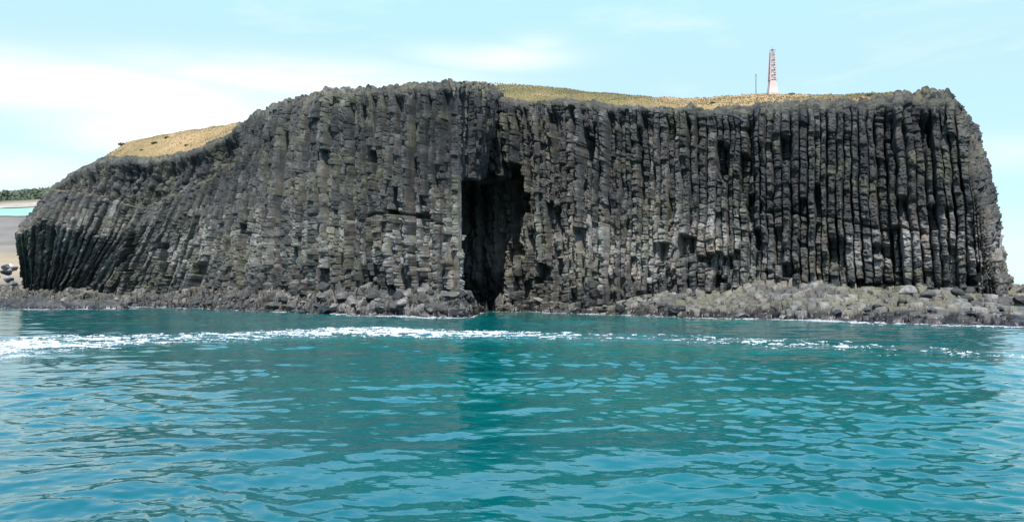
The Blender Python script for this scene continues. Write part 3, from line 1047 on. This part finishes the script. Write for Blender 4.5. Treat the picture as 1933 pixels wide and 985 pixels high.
# ------------------------------------------------------------------ far slope beyond the leaning columns
def far_slope():
    rows_ = [(566, 214, 0), (535, 226, 0.4), (508, 238, 0.9), (498, 244, 1.0), (482, 254, 0.9), (474, 262, 0.1), (440, 300, 0), (410, 345, 0), (394, 372, 0.4),
             (384, 392, 1.0), (378, 402, 2.0), (370, 425, 2.0), (364, 450, 2.0), (366, 480, 2.0), (380, 560, 2.0)]
    A = np.array(rows_, float)
    k = 200
    q = np.linspace(0, len(A) - 1, k)
    yy = np.interp(q, range(len(A)), A[:, 0]); YY = np.interp(q, range(len(A)), A[:, 1]); zz = np.interp(q, range(len(A)), A[:, 2])
    n = 220
    ps = np.linspace(-420, 170, n)
    Pm, _ = np.meshgrid(ps, q)
    drop = np.interp(ps, [-420, -200, 0, 95, 170], [30, 12, 2, -4, 6])
    fr = sstep(0, 190, HY - yy)[:, None]
    Y = np.repeat(YY[:, None], n, 1)
    X = wx(Pm, Y)
    Z = wz(yy[:, None] + drop[None, :] * fr, Y)
    Z = Z + 1.6 * (fbm(X * 0.04, Y * 0.06, None, 4, 5) - .5)
    zone = zz[:, None] + 0.5 * (vnoise(X * .06, Y * .1, seed=6) - .5) * (zz[:, None] > 0.05)
    o = raw_mesh('hillside', np.stack([X, Y, Z], -1).reshape(-1, 3), grid_quads(k, n), M_SLOPE, smooth_shade=True)
    add_attr(o, 'zone', np.clip(zone, 0, 2))
    tag(o, 'distant dry brown hillside beyond the leaning columns', 'hillside', kind='structure')

    def strip(name, y0, y1, D0, D1, mat, lift, label):
        k2 = 24
        f = np.linspace(0, 1, k2)[:, None]
        yv = y0 + (y1 - y0) * f; Dv = D0 + (D1 - D0) * f
        pp = np.linspace(-400, 160, n)[None, :]
        dr = np.interp(pp, [-420, -200, 0, 95, 170], [30, 12, 2, -4, 6])
        edge = 0.04 * (vnoise(pp * 0.05 + 3, pp * 0, seed=8) - .5)
        Yv = Dv + edge * 100 + 0 * pp
        Yv = Dv + 0 * pp
        Xv = wx(pp, Yv)
        yq = np.interp(Yv, YY, yy) if True else yv
        Zv = wz(yq + dr * sstep(0, 190, HY - yq), Yv) + 1.6 * (fbm(Xv * 0.04, Yv * 0.06, None, 4, 5) - .5) + lift
        o = raw_mesh(name, np.stack([Xv, Yv, Zv], -1).reshape(-1, 3), grid_quads(k2, n), mat, smooth_shade=True)
        return tag(o, label, name, kind='structure')
    strip('lagoon', 409, 394, 347, 372, M_LAGOON, 0.35, 'narrow turquoise lagoon across the distant hillside')
    strip('beach', 393, 384, 374, 389, M_SAND, 0.4, 'pale sand strip behind the turquoise lagoon')
    # woods along the ridge
    r = np.random.default_rng(3)
    nb = 2600
    p = r.uniform(-380, 150, nb)
    Yv = r.uniform(404, 452, nb)
    X = wx(p, Yv)
    yq = np.interp(Yv, YY, yy); dr = np.interp(p, [-420, -200, 0, 95, 170], [30, 12, 2, -4, 6])
    Z = wz(yq + dr, Yv) + 1.6 * (fbm(X * 0.04, Yv * 0.06, None, 4, 5) - .5)
    sz = r.uniform(0.5, 1.5, nb)
    V_ = []
    for kk in range(10):
        cx = r.normal(size=(nb, 3)) * np.array([.6, .6, .4]) * sz[:, None]
        cen = np.stack([X, Yv, Z + sz * .6], -1) + cx
        a = r.normal(size=(nb, 3)) * sz[:, None] * .5
        b_ = r.normal(size=(nb, 3)) * sz[:, None] * .5
        V_.append(np.stack([cen - a, cen + b_, cen + a], 1))
    Vt = np.concatenate(V_, 0).reshape(-1, 3)
    o = raw_mesh('woods', Vt, np.arange(len(Vt)).reshape(-1, 3), M_WOODS, tris=True)
    tag(o, 'dark green scrub woods along the distant ridge', 'woods', kind='stuff')


far_slope()

# ------------------------------------------------------------------ sea
def build_sea():
    r_ = [1.2]
    while r_[-1] < 210:
        r_.append(r_[-1] + max(0.032, 0.0046 * r_[-1]))
    while r_[-1] < 40000:
        r_.append(r_[-1] * 1.06)
    r_ = np.array(r_)
    fine = np.radians(np.linspace(-38, 38, 1350))
    oc = np.radians(np.linspace(38, 86, 130)[1:])
    th = np.concatenate([-oc[::-1], fine, oc])
    TH, RR = np.meshgrid(th, r_)
    X = RR * np.sin(TH); Y = RR * np.cos(TH)
    cell = np.maximum(np.gradient(r_), r_ * 0.001)[:, None]
    Z = np.zeros_like(X)
    rng = np.random.default_rng(5)
    patch = 0.35 + 1.3 * sstep(0.30, 0.72, fbm(X * 0.06, Y * 0.10, None, 3, 12))
    swellp = 0.6 + 0.8 * vnoise(X * 0.05, Y * 0.05, seed=15)
    dirx0 = math.radians(100)
    wl = np.concatenate([np.geomspace(0.20, 1.0, 34), np.geomspace(1.1, 3.0, 22), np.geomspace(3.4, 11, 9)])
    wxn = X + 0.9 * (vnoise(X * 0.35, Y * 0.35, seed=21) - .5)
    wyn = Y + 0.9 * (vnoise(X * 0.35, Y * 0.35, seed=22) - .5)
    for L in wl:
        ang = dirx0 + rng.normal() * (0.8 if L < 1.05 else 0.55)
        kx, ky = math.cos(ang) * 2 * math.pi / L, math.sin(ang) * 2 * math.pi / L
        slope = 0.026 if L < 1.05 else (0.021 if L < 3.3 else 0.013)
        amp = slope * L / (2 * math.pi) * rng.uniform(0.6, 1.4)
        fade = sstep(2.2, 4.5, L / cell)
        mod = patch if L < 1.4 else swellp
        w = np.sin(kx * wxn + ky * wyn + rng.uniform(0, 6.28))
        Z += amp * fade * mod * (w + 0.25 * w * w)
    # photo-measured breaking band, in plan
    d = np.hypot(X, Y)
    px = PX0 + np.where(Y > 1, X / np.maximum(Y, 1e-3), 9) * F
    Yd = Y
    bx = [-300, 0, 150, 330, 500, 650, 760, 900, 1100, 1300, 1450, 1600, 1750, 1930, 2300]
    by = [668, 657, 647, 640, 633, 626, 628, 633, 636, 641, 649, 656, 664, 676, 700]
    bd = F * CAMZ / (np.array(by, float) - HY)
    sd = Yd - np.interp(px, bx, bd)
    strength = np.interp(px, [-300, 0, 180, 330, 520, 620, 760, 850, 1000, 1150, 1350, 1450, 1700, 1930], [.85, .85, .75, .55, .6, .85, .9, .75, .58, .50, .46, .5, .42, .36])
    half = np.interp(px, [0, 300, 700, 1100, 1930], [6.0, 7.0, 6.2, 5.0, 5.0])
    band = np.exp(-(sd / half) ** 2)
    Z += 0.10 * band * strength * (fbm(X * 0.7, Y * 0.9, None, 3, 33) - .35) * (d < 200)
    st = fbm(X * 0.22, Y * 0.42, None, 4, 44)
    sp = 0.55 * fbm(X * 2.6, Y * 1.4, None, 2, 46) + 0.45 * vnoise(X * 5, Y * 6, seed=48)
    lace = 1 - np.abs(2 * fbm(X * 0.9, Y * 0.8, None, 3, 47) - 1) * 2.2
    strand = 0.5 + 0.5 * np.sin(sd * 1.15 + 7 * vnoise(X * 0.06, Y * 0.10, seed=57))
    wake = band * strength * (0.42 * st + 0.44 * sp + 0.26 * lace) * (0.66 + 0.40 * strand)
    wake_den = np.clip((wake - 0.32) / 0.20, 0, 1)
    wake_mask = (wake > 0.32) & (d < 180)
    # thin streaks on the near side of the band
    b2 = np.exp(-((sd + 7) / 2.5) ** 2) * np.interp(px, [0, 450, 650, 2000], [.9, .6, .25, .2])
    w2 = b2 * (0.5 * st + 0.55 * sp)
    wake_mask |= (w2 > 0.38) & (d < 180)
    wake_den = np.maximum(wake_den, np.clip((w2 - 0.38) / 0.16, 0, 0.7))
    band2 = np.exp(-(sd / (half * 1.7)) ** 2)
    fl = band2 * (0.30 + strength) * (0.6 * vnoise(X * 1.6, Y * 2.5, seed=49) + 0.4 * vnoise(X * 5, Y * 6, seed=50))
    wake_mask |= (fl > 0.42) & (d < 180)
    wake_den = np.maximum(wake_den, np.clip((fl - 0.42) / 0.10, 0, 1))
    # surf against the rocks
    sw = smooth(np.interp(np.linspace(-150, 2290, 2100), SH_PX, SH_W), 4)
    off = Yd - np.interp(px, np.linspace(-150, 2290, 2100), sw)
    surf_n = 0.6 * fbm(X * 0.5, Y * 0.5, None, 3, 51) + 0.5 * fbm(X * 1.9, Y * 1.9, None, 2, 52)
    reach = np.interp(px, [-100, 40, 250, 320, 560, 700, 780, 890, 960, 1100, 1300, 1560, 1620, 1680, 1760, 1850, 1933], [2.5, 4, 4, 1.8, 1.8, 2.6, 4.0, 3.6, 1.4, 1.6, 1.9, 2.0, 4.0, 3.4, 1.8, 3.2, 4.4])
    surf = (off > -reach * (0.15 + 1.1 * np.clip(surf_n * 2.4 - 0.75, 0, 2))) & (off < 1.5) & (surf_n > 0.40) & (px > -140) & (px < 2280)
    for (spx, sY, sl, swd) in ((120, 138, 20, 7), (206, 134, 7, 4), (48, 150, 13, 5)):
        x0 = (spx - PX0) / F * sY
        ee = ((X - x0) / (sl * .56)) ** 2 + ((Y - sY + .6) / (swd * .85)) ** 2
        surf |= (ee < 1.35) & (ee > .25) & (surf_n > 0.50) & (Y < sY + 1.5)
        surf |= (ee < 3.5) & (surf_n > 0.66) & (Y < sY + 1)
    aer = np.clip(0.75 * band * strength * sstep(.3, .6, st) + 0.5 * np.exp(-((sd + 4) / 6) ** 2) * strength * sstep(.35, .6, st) + 0.6 * np.exp(-(np.clip(-off, 0, 99) / 2.5) ** 2) * (off < 2), 0, 1) * (d < 260)
    keep = (X ** 2 + Y ** 2) > 0
    # sea stays below the cliff platform: hide nothing, the rock simply rises through it
    nr_, nc_ = X.shape
    o = raw_mesh('sea', np.stack([X, Y, Z], -1).reshape(-1, 3), grid_quads(nr_, nc_)[:, ::-1], M_WATER, smooth_shade=True)
    add_attr(o, 'aerated', aer)
    tag(o, 'teal rippled sea stretching from the foreground to the horizon', 'sea', kind='structure')
    Q = grid_quads(nr_, nc_)[:, ::-1]

    def foam_obj(name, mask, lift, label, den):
        mf = mask.ravel()[Q].sum(1) >= 3
        q = Q[mf]
        used, inv = np.unique(q.ravel(), return_inverse=True)
        pts = np.stack([X, Y, Z], -1).reshape(-1, 3)[used]
        pts[:, 2] += lift + 0.07 * hash2(used, used * 0, 3)
        ob = raw_mesh(name, pts, inv.reshape(-1, 4), M_FOAM, smooth_shade=True)
        add_attr(ob, 'cover', den.ravel()[used])
        return tag(ob, label, 'foam', kind='stuff')
    foam_obj('foam', wake_mask, 0.03, 'long broken streak of white foam across the open water', wake_den)
    foam_obj('surf', surf, 0.03, 'white surf washing against the rocks at the waterline', np.full(X.shape, 0.75))


build_sea()

# ------------------------------------------------------------------ light, sky, camera
SUN_EL, SUN_AZ = 60.0, 5.0       # azimuth: degrees to the side of straight behind the camera
world = bpy.data.worlds.new('World')
scene.world = world
world.use_nodes = True
nt = world.node_tree
for n in list(nt.nodes):
    nt.nodes.remove(n)
out = nt.nodes.new('ShaderNodeOutputWorld')
bg = nt.nodes.new('ShaderNodeBackground')
bg.inputs['Strength'].default_value = 0.13
nt.links.new(bg.outputs[0], out.inputs[0])
sky = nt.nodes.new('ShaderNodeTexSky')
sky.sky_type = 'NISHITA'
sky.sun_disc = False
sky.sun_elevation = math.radians(SUN_EL)
sky.sun_rotation = math.radians(180 + SUN_AZ)
sky.air_density = 1.0
sky.dust_density = 1.2
sky.ozone_density = 1.0
geo = nt.nodes.new('ShaderNodeTexCoord')
sep = nt.nodes.new('ShaderNodeSeparateXYZ')
nt.links.new(geo.outputs['Generated'], sep.inputs[0])
sx, sy, sz = sep.outputs
az = math_node(nt, 'ARCTAN2', sx, sy)
el = math_node(nt, 'ARCSINE', sz)
cmb = nt.nodes.new('ShaderNodeCombineXYZ')
nt.links.new(math_node(nt, 'MULTIPLY', az, 2.2), cmb.inputs[0])
nt.links.new(math_node(nt, 'MULTIPLY', el, 9.0), cmb.inputs[1])
cn = noise_node(nt, 2.0, 6, 0.55, cmb.outputs[0], 0.4)


def blob(a0, e0, wa, we):
    da = math_node(nt, 'DIVIDE', math_node(nt, 'SUBTRACT', az, a0), wa)
    de = math_node(nt, 'DIVIDE', math_node(nt, 'SUBTRACT', el, e0), we)
    s2 = math_node(nt, 'ADD', math_node(nt, 'MULTIPLY', da, da), math_node(nt, 'MULTIPLY', de, de))
    return math_node(nt, 'EXPONENT', math_node(nt, 'MULTIPLY', s2, -1.0))


def angs(px, py):
    a = math.atan((px - PX0) / F)
    e = math.atan((HY - py) / F * math.cos(a))
    return a, e


acc = None
for (px, py, wpx, hpx, g) in [(120, 165, 520, 48, 1.0), (560, 152, 300, 36, .95), (330, 250, 230, 60, .9), (930, 108, 130, 22, .9), (1010, 85, 60, 20, .5), (100, 330, 260, 50, .5),
                              (1900, 290, 90, 26, .45), (1890, 500, 120, 60, .5), (800, 140, 160, 20, .35)]:
    a, e = angs(px, py)
    k = math_node(nt, 'MULTIPLY', blob(a, e, wpx / F, hpx / F), g)
    acc = k if acc is None else math_node(nt, 'MAXIMUM', acc, k)
# faint cloud elsewhere in the sky
mask = math_node(nt, 'MULTIPLY_ADD', cn, 1.5, -0.55)
base_c = math_node(nt, 'MULTIPLY', ramp(nt, cn, [(0.52, (0, 0, 0)), (0.8, (1, 1, 1))]), 0.35)
cl = math_node(nt, 'MULTIPLY', acc, math_node(nt, 'MULTIPLY_ADD', cn, 2.3, -0.2), clamp=True)
cl = math_node(nt, 'MAXIMUM', cl, base_c, clamp=True)
hz = nt.nodes.new('ShaderNodeMapRange')
hz.interpolation_type = 'SMOOTHSTEP'
nt.links.new(el, hz.inputs['Value'])
hz.inputs['From Min'].default_value = 0.24
hz.inputs['From Max'].default_value = 0.52
hz.inputs['To Min'].default_value = 0.86
hz.inputs['To Max'].default_value = 0.05
high = mix_col(nt, 1.0, sky.outputs['Color'], (1.40, 1.72, 1.98), 'MULTIPLY')
skyc = mix_col(nt, hz.outputs[0], high, (2.35, 3.40, 3.85))
col = mix_col(nt, cl, skyc, (5.0, 5.05, 5.0))
nt.links.new(col, bg.inputs['Color'])

sun = bpy.data.lights.new('sun', 'SUN')
sun.energy = 5.0
sun.angle = math.radians(0.5)
sun.color = (1.0, 0.955, 0.895)
so = link(bpy.data.objects.new('sun', sun))
e, a = math.radians(SUN_EL), math.radians(SUN_AZ)
to_sun = Vector((-math.sin(a) * math.cos(e), -math.cos(a) * math.cos(e), math.sin(e)))
so.rotation_euler = to_sun.to_track_quat('Z', 'Y').to_euler()
so.location = to_sun * 300

cam = bpy.data.cameras.new('camera')
cam.sensor_width = 36
cam.lens = 36 * F / 1933
cam.shift_y = 57.5 / 1933
cam.clip_start = 0.2
cam.clip_end = 60000
co_ = link(bpy.data.objects.new('camera', cam))
co_.location = (0, 0, CAMZ)
co_.rotation_euler = (math.radians(90), 0, 0)
scene.camera = co_

scene.view_settings.view_transform = 'Standard'
scene.view_settings.look = 'None'
scene.view_settings.exposure = 0.9
scene.view_settings.gamma = 1.0
scene.cycles.max_bounces = 5
scene.cycles.diffuse_bounces = 4
scene.cycles.glossy_bounces = 3
